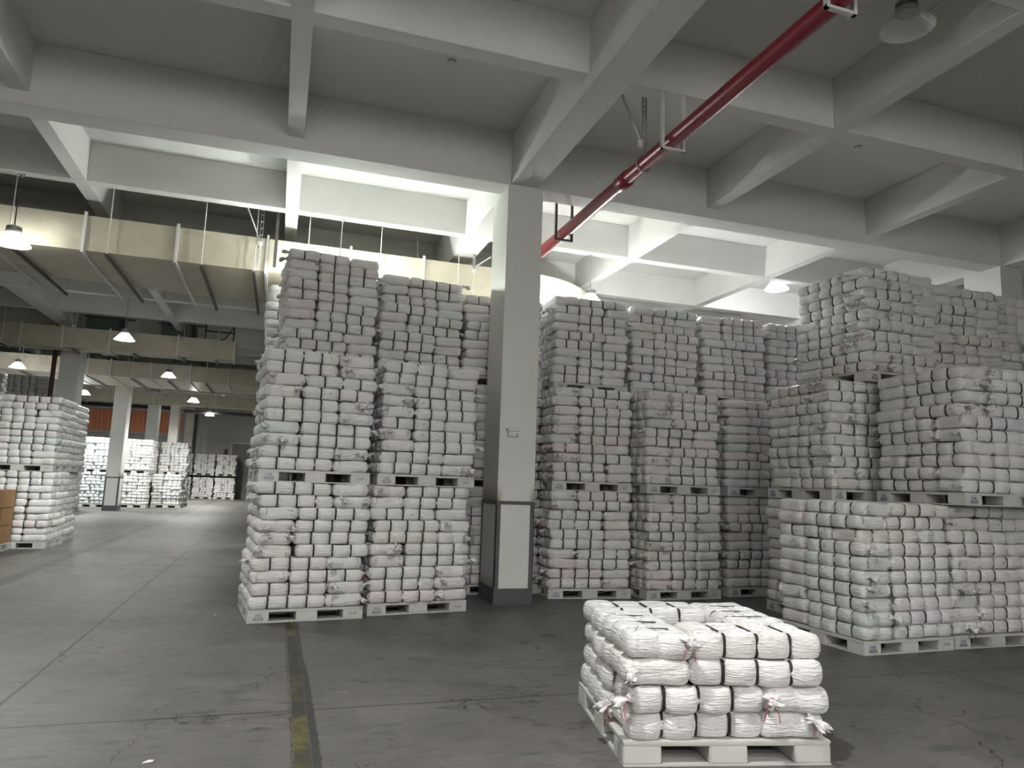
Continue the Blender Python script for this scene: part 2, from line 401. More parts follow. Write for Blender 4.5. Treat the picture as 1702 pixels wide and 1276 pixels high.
# far wall: orange curtains, corner column, door
def curtain(x0, x1, idx):
    fr = empty('window_%d' % (10 + idx), 'far window hung with an orange curtain', 'window'); fr['kind'] = 'structure'
    m_ = MB(); n = 40; vs = []
    for i in range(n + 1):
        x = x0 + (x1 - x0) * i / n; y = YB - .08 - .03 * math.sin(i * 1.7)
        vs += [(x, y, 4.0), (x, y, 5.33)]
    m_.add(vs, [(2*i, 2*i+2, 2*i+3, 2*i+1) for i in range(n)], True)
    for i in range(n + 1):
        pass
    vs2 = [(x, y + .012, z) for (x, y, z) in vs]
    m_.add(vs2, [(2*i+1, 2*i+3, 2*i+2, 2*i) for i in range(n)], True)
    m_.build('curtain', CURT, fr)
    g = MB(); g.box(x0 - .06, x1 + .06, YB - .05, YB, 3.90, 4.0); g.box(x0 - .06, x1 + .06, YB - .14, YB, 5.36, 5.48)
    g.build('window_frame', WSTEEL, fr)
for i, (a, b) in enumerate(((-15.6, -12.3), (-12.25, -9.1), (-9.05, -6.1))): curtain(a, b, i)
struct(MB().box(-16, -5.9, YB - .10, YB, 5.56, 5.70).build('trim_1', DSTEEL), 'dark rail above the orange curtains', 'rail')
struct(MB().box(-16, -5.9, YB - .12, YB, 3.2, 3.84).build('trim_2', WALLP), 'ledge under the orange curtains', 'ledge')
struct(MB().box(-5.85, -5.35, YB - .55, YB, 0, ZS).build('trim_3', PAINT), 'pale corner pilaster at the far wall', 'pilaster')
d = MB(); d.box(-2.95, -1.85, YB - .06, YB, 0, 3.55)
d = struct(d.build('door_1', DOORM), 'tall grey door in the far wall', 'door')
g = MB(); g.box(-3.03, -2.95, YB - .09, YB, 0, 3.63); g.box(-1.85, -1.77, YB - .09, YB, 0, 3.63); g.box(-2.95, -1.85, YB - .09, YB, 3.55, 3.63)
g.build('door_frame', WSTEEL, d)
tag(MB().box(-3.42, -3.20, YB - .12, YB, 2.85, 3.2).build('switch_box', DSTEEL, bevel=.01), 'small dark box on the far wall left of the door', 'switch box')
# ------------------------------------------------------------------ yarn bales
H0 = 0.132
def tri(u, p): return abs(2 * (u - math.floor(u)) - 1) ** p
def outline(detail):
    """plan outline points of the bale: (x, y, nx, ny, crease, side) ; 0.8 x 0.4 with four by two lobes"""
    a, b, r = 0.394, 0.195, 0.055
    pts = []
    if detail == 'hi': us = [0.0065, .016, .03, .05, .075, .10, .125, .15, .17, .184, .1935]
    elif detail == 'mid': us = [0.0065, .03, .075, .125, .17, .1935]
    else: us = [0.008, .06, .14, .192]
    nc = {'hi': 5, 'mid': 3, 'lo': 1}[detail]
    vsn = {'hi': [-.14, -.11, -.08, -.05, -.03, -.014, 0, .014, .03, .05, .08, .11, .14], 'mid': [-.12, -.06, -.015, .015, .06, .12], 'lo': [-.10, 0, .10]}[detail]
    def long_side(sy):
        out = []
        for k in range(4):
            for u in us:
                x = -0.4 + k * .2 + u
                if abs(x) > a - r + .002: continue
                t = abs(u - .1) / .1
                cr = 0.034 * min(1, (t / .93)) ** 6 + 0.008 * t ** 2
                if (k == 0 and u < .1) or (k == 3 and u > .1): cr = 0.016 * t ** 3
                out.append((x, sy * b, 0, sy, cr, 'L'))
        return out
    def corner(cx, cy, a0):
        out = []
        for i in range(nc + 1):
            t = a0 + (PI / 2) * i / nc if nc > 0 else a0 + PI / 4
            out.append((cx + r * math.cos(t), cy + r * math.sin(t), math.cos(t), math.sin(t), 0.004, 'C'))
        return out
    def short(sx):
        return [(sx * a, y, sx, 0, 0.020 * (1 - abs(y) / .195) ** 4, 'S+' if sx > 0 else 'S-') for y in vsn]
    pts += long_side(-1) + corner(a - r, -b + r, -PI / 2) + short(1) + corner(a - r, b - r, 0)
    pts += [(x, y, nx, ny, c, s) for (x, y, nx, ny, c, s) in reversed(long_side(1))]
    pts += corner(-a + r, b - r, PI / 2) + [q for q in reversed(short(-1))] + corner(-a + r, -b + r, PI)
    return pts
def bag(detail, seed, ends=('two', 'two'), h=H0):
    R = random.Random(seed); P = outline(detail); n = len(P)
    hh = h / 2
    if detail == 'hi': prof = [(-1, .060), (-.97, .036), (-.89, .019), (-.76, .008), (-.55, .001), (-.28, -.004), (0, -.006), (.28, -.004), (.55, .001), (.76, .008), (.89, .019), (.97, .036), (1, .060)]
    elif detail == 'mid': prof = [(-1, .048), (-.84, .014), (-.45, -.002), (.45, -.002), (.84, .014), (1, .048)]
    else: prof = [(-1, .025), (-.75, .0), (.75, 0), (1, .025)]
    ph = [R.uniform(0, 6.28) for _ in range(24)]; am = [R.uniform(.4, 1) for _ in range(24)]
    def nz(x, y, z):
        return (math.sin(9 * x + ph[0]) * am[0] + math.sin(14 * x + 22 * z + ph[1]) * am[1] + math.sin(17 * y + 12 * z + ph[2]) * am[2]
                + math.sin(31 * x - 27 * z + ph[3]) * .6 * am[3] + math.sin(29 * y + 38 * z + ph[4]) * .6 * am[4]) * 0.0024
    def fine(x, y, z):
        return (math.sin(61 * x + 70 * z + ph[5]) + math.sin(83 * y - 90 * z + ph[6]) + math.sin(110 * (x + y) + 60 * z + ph[7])
                + math.sin(150 * x - 130 * z + ph[8]) * .7 + math.sin(170 * y + 140 * z + ph[9]) * .7)
    lob = [R.uniform(-.008, .008) for _ in range(8)]; lz = [R.uniform(-.006, .006) for _ in range(8)]
    def li(x, y): return min(3, max(0, int((x + .4) / .2))) + (4 if y > 0 else 0)
    V = []
    def side_pt(i, zf, ins):
        x, y, nx, ny, cr, s = P[i]; z = zf * hh
        c = cr; e = None
        if s[0] == 'S': e = ends[1] if s == 'S+' else ends[0]
        if e == 'flat':
            c = 0.004 + 0.012 * math.exp(-((zf - .15 + .25 * math.sin(9 * y + ph[10])) / .16) ** 2)
        elif e == 'tied':
            c = cr * 1.2 + 0.004 * fine(x, y * 1.3, z) * .55 + 0.008 * (abs(zf) ** 2)
        elif s == 'L':
            c = cr
        d = ins + c - nz(x, y, z) - (lob[li(x, y)] if s == 'L' else 0)
        if detail == 'hi' and e != 'tied': d -= 0.0003 * fine(x, y, z)
        zz = z + lz[li(x, y)] * (1 - min(1, cr / .03))
        if e == 'flat': zz += 0.004 * math.sin(12 * y + ph[11])
        return (x - nx * d, y - ny * d, zz)
    for zf, ins in prof:
        for i in range(n): V.append(side_pt(i, zf, ins))
    F = []; MI = []
    strapcols = set()
    for i in range(n):
        j = (i + 1) % n
        if P[i][5] == 'L' and P[j][5] == 'L' and abs(P[i][0] - P[j][0]) < .02 and P[i][4] > .02 and P[j][4] > .02 and (P[i][0] + .4) // .2 != (P[j][0] + .4) // .2: strapcols.add(i)
    for k in range(len(prof) - 1):
        for i in range(n):
            j = (i + 1) % n; F.append((k*n+i, k*n+j, (k+1)*n+j, (k+1)*n+i)); MI.append(1 if i in strapcols else 0)
    # caps
    fr = {'hi': [.95, .89, .82, .75, .67, .58, .48, .36, .22, .10], 'mid': [.8, .5], 'lo': [.55]}[detail]
    def capz(x, y, sgn, zedge):
        dx = abs(((x + .4) % .2) - .1) / .1; dy = abs(abs(y) - .1) / .1
        edge = (abs(x) > .30)
        cx_ = dx ** 5 if not (edge and (abs(x) > .3)) else dx ** 8 * .3
        cy_ = (dy ** 5) if abs(y) < .1 else 0
        m_ = max(cx_, cy_ * .8)
        rr = math.hypot(dx, dy)
        m_ = max(m_, .8 * min(1, max(0, (rr - .92) / .35)) if (dx > .5 and dy > .5 and abs(y) < .1) else m_)
        core = -0.006 * math.exp(-(rr / .28) ** 2)
        return sgn * (hh * 1.0 - 0.020 * m_ + (core if sgn > 0 else 0)) + lz[li(x, y)]
    for sgn, base in ((-1, 0), (1, (len(prof) - 1) * n)):
        prev = base
        for q in fr:
            st = len(V)
            for i in range(n):
                bx, by, bz = V[base + i]; x, y = bx * q, by * q
                V.append((x, y, capz(x, y, sgn, bz)))
            for i in range(n):
                j = (i + 1) % n; qd = (prev+i, prev+j, st+j, st+i)
                F.append(qd if sgn > 0 else tuple(reversed(qd))); MI.append(0)
            prev = st
        V.append((0, 0, capz(0, 0, sgn, 0))); c0 = len(V) - 1
        for i in range(n):
            j = (i + 1) % n; t3 = (prev+i, prev+j, c0); F.append(t3 if sgn > 0 else tuple(reversed(t3))); MI.append(0)
    return V, F, MI
def bag_mesh(name, seed, ends, h=H0):
    V, F, MI = bag('hi', seed, ends, h)
    me = bpy.data.meshes.new(name); me.from_pydata(V, [], F); me.materials.append(FILM)
    me.polygons.foreach_set('use_smooth', [True] * len(F)); me.update(); return me
END = ['two', 'flat', 'tied']
def bag_set(h):
    out = {}; s = 1
    for e0 in END:
        for e1 in END:
            out[(e0, e1)] = [bag_mesh('bag', s * 7 + k, (e0, e1), h) for k in range(2)]; s += 1
    return out
BAGS = bag_set(H0); BAGS_FG = bag_set(0.143)
def strap_mesh(h):
    # closed band round the bale in the y-z plane
    b, hh, w, t = 0.195 - .0365, h / 2 - .004, 0.0082, 0.0026
    path = []
    for (cy, cz, a0) in ((b - .03, hh - .035, 0), (-b + .03, hh - .035, PI / 2), (-b + .03, -hh + .035, PI), (b - .03, -hh + .035, 1.5 * PI)):
        for i in range(5):
            t_ = a0 + PI / 2 * i / 4; path.append((cy + .032 * math.cos(t_), cz + .032 * math.sin(t_)))
    n = len(path); vs = []
    for (y, z) in path:
        l = math.hypot(y, z * 2) or 1; ny, nz_ = y / l, z * 2 / l
        for (dx, k) in ((-w, 0), (w, 0), (w, 1), (-w, 1)): vs.append((dx, y + ny * t * k * 1.6, z + nz_ * t * k * 1.6))
    fs = []
    for i in range(n):
        j = (i + 1) % n
        for k in range(4): fs.append((i*4+k, j*4+k, j*4+(k+1)%4, i*4+(k+1)%4))
    return MB().add(vs, fs, True).mesh('strap', STRAP)
STRAPS = {H0: strap_mesh(H0), 0.143: strap_mesh(0.143)}
def knot_mesh(seed, big=1.0):
    """gathered, tied-off neck of the bag: pinched then flaring crumpled film"""
    R = random.Random(seed); n = 18; rings = [(0, .030), (.012, .020), (.024, .010), (.034, .012), (.05, .020), (.068, .026), (.082, .022)]
    ph = [R.uniform(0, 6.28) for _ in range(8)]; vs = []; fs = []
    bend = R.uniform(-.5, .5); bz = R.uniform(-.6, .1)
    for (d, r) in rings:
        for k in range(n):
            t = 2*PI*k/n; rr = r * (1 + .30 * math.sin(3*t + ph[0] + 20*d) + .25 * math.sin(7*t + ph[1]) + .15*math.sin(11*t + ph[2] - 40*d)) * big
            vs.append((d * big * (1 + .15 * math.sin(5*t + ph[3])), rr * math.cos(t) * 1.1 + bend * d * d * 9, rr * math.sin(t) * .75 + bz * d * d * 9))
    for i in range(len(rings)-1):
        for k in range(n): fs.append((i*n+k, (i+1)*n+k, (i+1)*n+(k+1)%n, i*n+(k+1)%n))
    vs.append((.070 * big, bend * .05, bz * .05)); c0 = len(vs) - 1; b0 = (len(rings)-1)*n
    for k in range(n): fs.append((b0+k, c0, b0+(k+1)%n))
    return MB().add(vs, fs, True).mesh('bag_knot', FILM)
KNOTS = [knot_mesh(k, 1.25) for k in range(5)]
def cord_mesh(seed, m):
    R = random.Random(seed); mb = MB()
    mb.tube([(.024 + .012 * math.cos(t) * 0, .013 * math.cos(t), .013 * math.sin(t)) for t in [2*PI*i/12 for i in range(13)]], .0022, 5, False)
    for s in (-1, 1):
        p = [(.026, 0.008 * s, -.008)]; x, y, z = p[0]; dy = R.uniform(.1, .8) * s; 
        for i in range(6):
            x += .010 * math.cos(i * .5); y += dy * .011; z -= .004 + .0045 * i; p.append((x, y, z))
        mb.tube(p, .002, 5)
    return mb.mesh('tie_cord', m)
CORDS = [cord_mesh(k, STRAP) for k in range(3)] + [cord_mesh(9, RED), cord_mesh(10, TEAL)]
# faint oval print on some lobes
def print_mesh():
    mb = MB()
    for (x, z, w, h) in ((-.012, .004, .009, .004), (0, .006, .010, .003), (.013, .004, .008, .004), (0, -.009, .026, .004), (-.004, -.001, .006, .003), (.008, -.002, .007, .002)):
        mb.box(x - w/2, x + w/2, -.0006, .0006, z - h/2, z + h/2)
    return mb.mesh('printed_mark', PRINT)
PRINTM = print_mesh()

TINTS = [((1, 1, 1), 'white')] * 10 + [((1.0, .985, .97), 'white')] * 4 + [((1, .955, .96), 'pinkish white'), ((1, .955, .96), 'pinkish white'), ((1, .93, .945), 'pink-tinged'),
         ((.945, .99, .965), 'greenish white'), ((.92, .985, .955), 'mint-tinged'), ((.985, .98, .93), 'cream white'), ((.96, .96, .99), 'cool white'), ((.97, .95, .98), 'lavender-tinged')]

# ------------------------------------------------------------------ pallet loads
# key, corner x, y, yaw deg, base z, layers, layer height, description, description of the pallet
T1, T2 = 1.45, 2.90
LOADS = []
def load(x, y, yaw, z, n, desc, lh=H0, seed=None): LOADS.append(dict(x=x, y=y, yaw=math.radians(yaw), z=z, n=n, lh=lh, desc=desc, seed=len(LOADS) * 13 + 5))
load(1.911, 3.752, -11.5, 0, 4, 'low foreground pallet', 0.143)
load(-.192, 8.068, 7, 0, 10, 'left corner pallet on floor')
load(-.20, 8.12, 6.5, T1, 10, 'left corner pallet, second tier')
load(1.061, 8.341, 8.5, 0, 10, 'floor pallet left of big column')
load(1.09, 8.36, 7, T1, 10, 'second-tier pallet left of big column')
load(-.10, 9.58, 4, 0, 10, 'hidden pallet behind left corner')
load(-.10, 9.58, 4, T1, 10, 'middle tier behind left corner')
load(-.07, 9.50, 5, T2, 11, 'highest stack on the left')
load(1.16, 9.62, 3, 0, 10, 'second row left of column')
load(1.16, 9.62, 3, T1, 10, 'second row middle, left of column')
load(1.18, 9.72, 6, T2, 10, 'top stack nearest left of column')
load(2.40, 9.76, 0, 0, 10, 'floor pallet behind the column')
load(2.40, 9.76, 1, T1, 10, 'middle pallet behind the column')
load(2.40, 9.80, 1, T2, 9, 'top pallet behind the column')
load(3.58, 9.29, -4, 0, 10, 'floor pallet right of column')
load(3.60, 9.30, -2, T1, 10, 'middle pallet right of column')
load(3.76, 9.76, -1, T2, 10, 'top pallet right of column')
load(4.93, 9.04, 1, 0, 10, 'floor pallet, centre of middle block')
load(4.90, 9.00, 1, T1, 10, 'second tier, centre of middle block')
load(5.05, 9.80, 2, T2, 10, 'top tier, centre of middle block')
load(6.35, 9.20, 2, 0, 10, 'floor pallet, shadowed right of middle')
load(6.33, 9.18, 1, T1, 10, 'second tier, shadowed right of middle')
load(6.36, 9.86, 0, T2, 10, 'top tier, right of middle block')
load(7.62, 9.25, 0, 0, 10, 'far-right floor pallet, middle block')
load(7.62, 9.25, 0, T1, 10, 'far-right second tier, middle block')
load(7.64, 9.92, 0, T2, 10, 'far-right top tier, middle block')
load(5.45, 5.72, 3, 0, 10, 'lone-tier pallet behind the foreground')
load(6.68, 5.80, 1, 0, 10, 'floor pallet at right frame edge')
load(6.62, 5.55, -3, T1, 10, 'protruding second tier at right')
load(7.92, 5.85, 0, 0, 10, 'last floor pallet at right edge')
load(6.25, 7.02, 0, 0, 10, 'second row of right block')
load(6.22, 6.95, -1, T1, 10, 'recessed second tier of right block')
load(6.72, 6.85, 3, T2, 10, 'highest corner stack at right')
load(7.98, 7.05, 0, 0, 10, 'second row floor, right edge')
load(7.50, 7.05, 0, T1, 10, 'second row middle, right edge')
load(8.02, 7.10, -2, T2, 10, 'top tier at right frame edge')
load(9.22, 7.05, 0, 0, 10, 'outer right floor pallet')
load(9.32, 7.15, 1, T2, 10, 'last top stack at right edge')
load(8.78, 7.05, 0, T1, 10, 'outer right middle pallet')
# third rows (mostly hidden)
for x, n in ((-.34, 'left'), (.92, 'centre'), (2.18, 'right')):
    for z, m_ in ((0, 'floor'), (T1, 'middle'), (T2, 'top')): load(x, 10.98, 0, z, 10 if z < 2.5 else (10 if x < 0 else 8), 'rear row of left block, %s %s' % (n, m_))
for x, n in ((3.55, 'first'), (4.85, 'second'), (6.15, 'third'), (7.45, 'fourth')):
    for z, m_ in ((0, 'floor'), (T1, 'middle')): load(x, 10.72, 0, z, 10, 'rear row of middle block, %s %s' % (n, m_))
# left aisle block
load(-5.30, 15.95, 0, 0, 10, 'front floor pallet, left aisle block')
load(-5.33, 15.95, .5, T1, 10, 'front upper pallet, left aisle block')
load(-5.42, 17.25, 0, 0, 10, 'rear floor pallet, left aisle block')
load(-5.36, 17.25, -.5, T1, 10, 'rear upper pallet, left aisle block')
for x, n in ((-7.55, 'inner'), (-8.85, 'outer')):
    for y, m_ in ((16.0, 'front'), (17.3, 'second'), (18.6, 'third')):
        load(x, y, 0, 0, 10, '%s %s floor pallet beyond left edge' % (n, m_)); load(x, y, 0, T1, 9, '%s %s upper pallet beyond left edge' % (n, m_))
for x, n in ((-8.1, 'right'), (-9.4, 'centre'), (-10.7, 'left')):
    for z, m_ in ((0, 'floor'), (T1, 'middle'), (T2, 'top')): load(x, 25.4, 0, z, 10, 'tall far-left block, %s %s' % (n, m_))
# distant blocks
for (x, y, t, n) in ((-6.45, 34.25, 2, 'distant block right of second column'), (-5.15, 34.7, 1, 'distant single-tier stack'), (-7.8, 34.0, 2, 'distant block left of second column'), (-9.1, 34.0, 2, 'second distant stack leftwards'), (-10.4, 34.0, 2, 'third distant stack leftwards'),
                  (-6.45, 35.6, 2, 'rear of distant block'), (-7.8, 35.4, 2, 'rear left of distant block'), (-5.15, 36.0, 2, 'rear right of distant block'),
                  (-6.3, 48.2, 2, 'farthest row, leftmost'), (-5.0, 48.6, 2, 'farthest row, centre'), (-3.72, 48.6, 2, 'farthest row, right end'), (-8.3, 30.2, 2, 'bluish distant stack'), (-9.6, 30.2, 2, 'outer bluish distant stack'), (-7.6, 48.2, 2, 'farthest row, beyond columns')):
    for k in range(t): load(x, y, 0, k * T1, 10 if y < 40 else 9, '%s, %s' % (n, ('floor', 'upper')[k]))

# pallet model
def text_mesh(txt, size, m, name):
    cu = bpy.data.curves.new(name, 'FONT'); cu.body = txt; cu.size = size; cu.align_x = 'CENTER'; cu.extrude = 0.0006; cu.resolution_u = 2
    o = bpy.data.objects.new(name, cu); C.objects.link(o)
    dg = bpy.context.evaluated_depsgraph_get(); me = bpy.data.meshes.new_from_object(o.evaluated_get(dg)); bpy.data.objects.remove(o)
    me.materials.clear(); me.materials.append(m); me.name = name
    me.transform(Matrix.Rotation(PI / 2, 4, 'X')); return me
TX1 = text_mesh('兴业\n成品组', 0.036, INKB, 'stencil_text')
TX2 = text_mesh('21-03', 0.036, INKK, 'stencil_number')
def rbox(x0, x1, y0, y1, z0, z1, name, bev=.006):
    bm = bmesh.new(); me0 = MB().box(x0, x1, y0, y1, z0, z1).mesh(name, GREYP); bm.from_mesh(me0)
    bmesh.ops.bevel(bm, geom=list(bm.edges), offset=bev, segments=2, affect='EDGES'); bm.to_mesh(me0); bm.free(); return me0
BL = [(0.0, .215), (.49, .71), (.985, 1.2)]
BLOCKS = [rbox(a, b, c, d_, .0115, .1035, 'block') for (a, b) in BL for (c, d_) in BL]
dk = MB(); dk.box(0, 1.2, 0, 1.2, .1145, .1290)
for i in range(25):
    q = .006 + i * .0495
    dk.box(q - .003, q + .003, 0.004, 1.196, .1035, .1145); dk.box(0.004, 1.196, q - .003, q + .003, .104, .1145)
DECK = dk.mesh('deck', GREYP)
bf = MB()
for (a, b) in BL: bf.box(a, b, 0, 1.2, 0, .0115); 
for (a, b) in BL:
    for (c, d_) in ((.215, .49), (.71, .985)): bf.box(c, d_, a, b, 0, .011)
BFR = bf.mesh('bottom_frame', GREYP)
LIP = MB(); LIP.box(.0, 1.2, -.0015, 0, .1215, .1485); LIPM = LIP.mesh('deck_edge', GREYP)

def corner_pts(ld, z):
    c, s = math.cos(ld['yaw']), math.sin(ld['yaw'])
    return lambda lx, ly: (ld['x'] + c * lx - s * ly, ld['y'] + s * lx + c * ly)

# every bale: world centre, yaw, height, face info
BALES = []
def bales_of(li, ld):
    R = random.Random(ld['seed']); z = ld['z'] + 0.130; typ = R.random() < .5
    if li == 0: seq = [True, True, True, False]      # mirrored? per layer, bottom to top
    c, s = math.cos(ld['yaw']), math.sin(ld['yaw'])
    for k in range(ld['n']):
        if li == 0: mirror = [False, False, True, True][k]
        else:
            if k % 2 == 0 or R.random() < .25: typ = (not typ) if R.random() < .75 else typ
            mirror = typ
        slots = [(.4, .2, 0, 'front'), (1.0, .4, 1, 'side_r'), (.8, 1.0, 0, 'back'), (.2, .8, 1, 'side_l')]
        ox, oy = R.uniform(-.022, .022), R.uniform(-.026, .016)
        oy -= 0.012 * math.sin(PI * (k + .5) / ld['n'])
        for (lx, ly, rot, where) in slots:
            if mirror: lx = 1.2 - lx; where = {'side_r': 'side_l', 'side_l': 'side_r'}.get(where, where)
            jx, jy = R.uniform(-.014, .014), R.uniform(-.018, .016)
            px, py = lx + ox + jx, ly + oy + jy
            wx, wy = ld['x'] + c * px - s * py, ld['y'] + s * px + c * py
            yaw = ld['yaw'] + (PI / 2 if rot else 0) + R.uniform(-.035, .035) + (PI if (R.random() < .5 and li > 0) else 0)
            ti = R.choice(TINTS) if R.random() < .75 else TINTS[0]
            if li == 0 and R.random() < .8: ti = TINTS[0]
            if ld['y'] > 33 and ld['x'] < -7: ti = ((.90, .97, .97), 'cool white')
            BALES.append(dict(load=li, layer=k, where=where, mirror=mirror, x=wx, y=wy, z=z + (k + .5) * ld['lh'], yaw=yaw, h=ld['lh'], tint=ti, R=R.random(), dist=math.hypot(wx, wy)))
for li, ld in enumerate(LOADS): bales_of(li, ld)

# which bales show, and how large: cast one ray per few pixels
def box_geo(x, y, z, yaw, lx, ly, lz):
    c, s = math.cos(yaw), math.sin(yaw); out = []
    for sz in (-1, 1):
        for (sx, sy) in ((-1, -1), (1, -1), (1, 1), (-1, 1)):
            a, b = sx * lx / 2, sy * ly / 2; out.append((x + c*a - s*b, y + s*a + c*b, z + sz * lz / 2))
    return out
FQ = [(0,3,2,1),(4,5,6,7),(0,1,5,4),(1,2,6,5),(2,3,7,6),(3,0,4,7)]
bv, bf_ = [], []; owner = []
for i, b in enumerate(BALES):
    o = len(bv); bv += box_geo(b['x'], b['y'], b['z'], b['yaw'], .79, .39, b['h']); bf_ += [tuple(q + o for q in f) for f in FQ]; owner += [i] * 6
for i, ld in enumerate(LOADS):
    p = corner_pts(ld, 0)(.6, .6); o = len(bv); bv += box_geo(p[0], p[1], ld['z'] + .065, ld['yaw'], 1.2, 1.2, .13); bf_ += [tuple(q + o for q in f) for f in FQ]; owner += [-2 - i] * 6
for x in XMAIN:
    for y in YMAIN:
        if y > 5: o = len(bv); bv += box_geo(x, 9.25 if abs(y - 9.11) < .1 else y, 2.8, 0, .5, .7, 5.6); bf_ += [tuple(q + o for q in f) for f in FQ]; owner += [-1] * 6
tree = BVHTree.FromPolygons([Vector(v) for v in bv], bf_)
hits = [0] * len(BALES); phits = {}
STEP = 4
for py in range(2, 1276, STEP):
    for px in range(2, 1702, STEP):
        d_ = ((px - 851) * r_ - (py - 638) * u_ + FPX * f_).normalized()
        r = tree.ray_cast(CAM, d_)
        if r[2] is not None:
            ow = owner[r[2]]
            if ow >= 0: hits[ow] += 1
            elif ow <= -2: phits[-2 - ow] = phits.get(-2 - ow, 0) + 1
order = sorted(range(len(BALES)), key=lambda i: -hits[i])
near = set(i for i in order[:300] if hits[i] > 0)
ORD = ['bottom', 'second', 'third', 'fourth', 'fifth', 'sixth', 'seventh', 'eighth', 'ninth', 'tenth', 'eleventh']
def place_bale(i):
    b = BALES[i]; ld = LOADS[b['load']]; R = random.Random(i * 3 + 1)
    w = {'front': 'front side', 'back': 'rear side'}.get(b['where'])
    if w is None:
        side = 'left' if b['where'] == 'side_l' else 'right'
        at_front = (b['where'] == 'side_r') != b['mirror']
        w = ('front %s end' % side) if at_front else ('%s face' % side)
    layer = 'top' if b['layer'] == ld['n'] - 1 else ORD[b['layer']]
    lab = '%s yarn bale, %s layer, %s, %s' % (b['tint'][1], layer, w, ld['desc'])
    t = empty('yarn_bale', lab, 'bale', (b['x'], b['y'], b['z'] - b['h'] / 2), b['yaw'], 'film-wrapped yarn bales stacked on pallets')
    ends = (R.choice(['two', 'flat', 'tied', 'tied', 'tied']), R.choice(['flat', 'flat', 'tied']))
    if b['load'] == 0:
        key0 = (b['layer'], b['where'])
        ends = {(3, 'side_l'): ('tied', 'two'), (2, 'side_l'): ('flat', 'two'), (1, 'side_r'): ('tied', 'two'), (0, 'side_r'): ('tied', 'two'),
                (3, 'front'): ('two', 'two'), (2, 'front'): ('two', 'two'), (1, 'front'): ('tied', 'two'), (0, 'front'): ('tied', 'two')}.get(key0, ends)
    hgt = b['h']; key = 0.143 if hgt > .135 else H0
    S = BAGS_FG if key > .135 else BAGS
    t.rotation_euler = (R.uniform(-.012, .012), R.uniform(-.008, .008), b['yaw'])
    g = inst('bag', R.choice(S[ends]), t, (0, 0, hgt / 2)); g.color = (*b['tint'][0], 1)
    for x in (-.2, 0, .2): inst('strap', STRAPS[key], t, (x, 0, hgt / 2))
    for sx, e in ((-1, ends[0]), (1, ends[1])):
        if e == 'tied' or (e == 'flat' and R.random() < .5):
            for q in range(1 if e == 'flat' else R.choice((1, 2))):
                yy = R.choice((-1, 1)) * R.uniform(.10, .17) if q == 0 else R.uniform(-.12, .12)
                k = inst('bag_knot', R.choice(KNOTS), t, (sx * .388, yy, hgt * R.uniform(.5, .8)), (0 if sx > 0 else PI) + R.uniform(-.5, .5)); k.color = g.color
                if e == 'flat': k.scale = (.8, .9, .8)
                cm = R.choice(CORDS[:3] + [CORDS[R.randrange(5)]])
                if b['load'] == 0: cm = R.choice(CORDS[3:] + [CORDS[3], CORDS[0]])
                if R.random() < .65 or b['load'] == 0:
                    cc = inst('tie_cord', cm, k); cc.scale = (1, R.uniform(.6, 1.3), R.uniform(.7, 1.4))
    if R.random() < .5:
        inst('printed_mark', PRINTM, t, (R.choice((-.3, -.1, .1, .3)), -.1965 - .004, hgt * .52)).rotation_euler = (0, 0, 0)
    return t
for i in sorted(near): place_bale(i)

# all other bales as one mass
def lowset(detail):
    out = []
    for s in range(4):
        V, F, MI = bag(detail, 100 + s, (END[s % 3], END[(s + 1) % 3])); out.append((np.array(V), F, np.array(MI)))
    return out
MID, LO = lowset('mid'), lowset('lo')
vv, loops, lstart, ltot, mis, tints = [], [], [], [], [], []; vo = 0; lo_ = 0
pre = {}
for nm, S in (('m', MID), ('l', LO)):
    for s, (V, F, MI) in enumerate(S):
        tot = np.array([len(f) for f in F]); flat = np.array([q for f in F for q in f]); pre[(nm, s)] = (V, flat, tot, MI)
for i, b in enumerate(BALES):
    if i in near: continue
    V, flat, tot, MI = pre[('m' if b['dist'] < 24 and hits[i] > 0 else 'l', i % 4)]
    c, s = math.cos(b['yaw']), math.sin(b['yaw'])
    P = np.empty_like(V); P[:, 0] = b['x'] + c * V[:, 0] - s * V[:, 1]; P[:, 1] = b['y'] + s * V[:, 0] + c * V[:, 1]; P[:, 2] = b['z'] + V[:, 2]
    vv.append(P); loops.append(flat + vo); ltot.append(tot); mis.append(MI); vo += len(V)
    tints.append(np.tile(np.array([*b['tint'][0], 1.0]), (len(V), 1)))
vv = np.concatenate(vv); loops = np.concatenate(loops); ltot = np.concatenate(ltot); mis = np.concatenate(mis); tints = np.concatenate(tints)
me = bpy.data.meshes.new('yarn_bales'); me.vertices.add(len(vv)); me.vertices.foreach_set('co', vv.ravel())
me.loops.add(len(loops)); me.loops.foreach_set('vertex_index', loops.astype(np.int32))
me.polygons.add(len(ltot)); st = np.concatenate([[0], np.cumsum(ltot)[:-1]])
me.polygons.foreach_set('loop_start', st.astype(np.int32)); me.polygons.foreach_set('loop_total', ltot.astype(np.int32))
me.materials.append(FILM_S); me.materials.append(STRAP)
me.polygons.foreach_set('material_index', mis.astype(np.int32)); me.polygons.foreach_set('use_smooth', np.ones(len(ltot), bool))
me.update(calc_edges=True)
at = me.attributes.new('tint', 'FLOAT_COLOR', 'POINT'); at.data.foreach_set('color', tints.astype(np.float32).ravel())
mass = bpy.data.objects.new('yarn_bale_mass', me); C.objects.link(mass)
mass['kind'] = 'stuff'; mass['label'] = 'all the remaining white yarn bales in the stacks and distant blocks'; mass['category'] = 'bales'

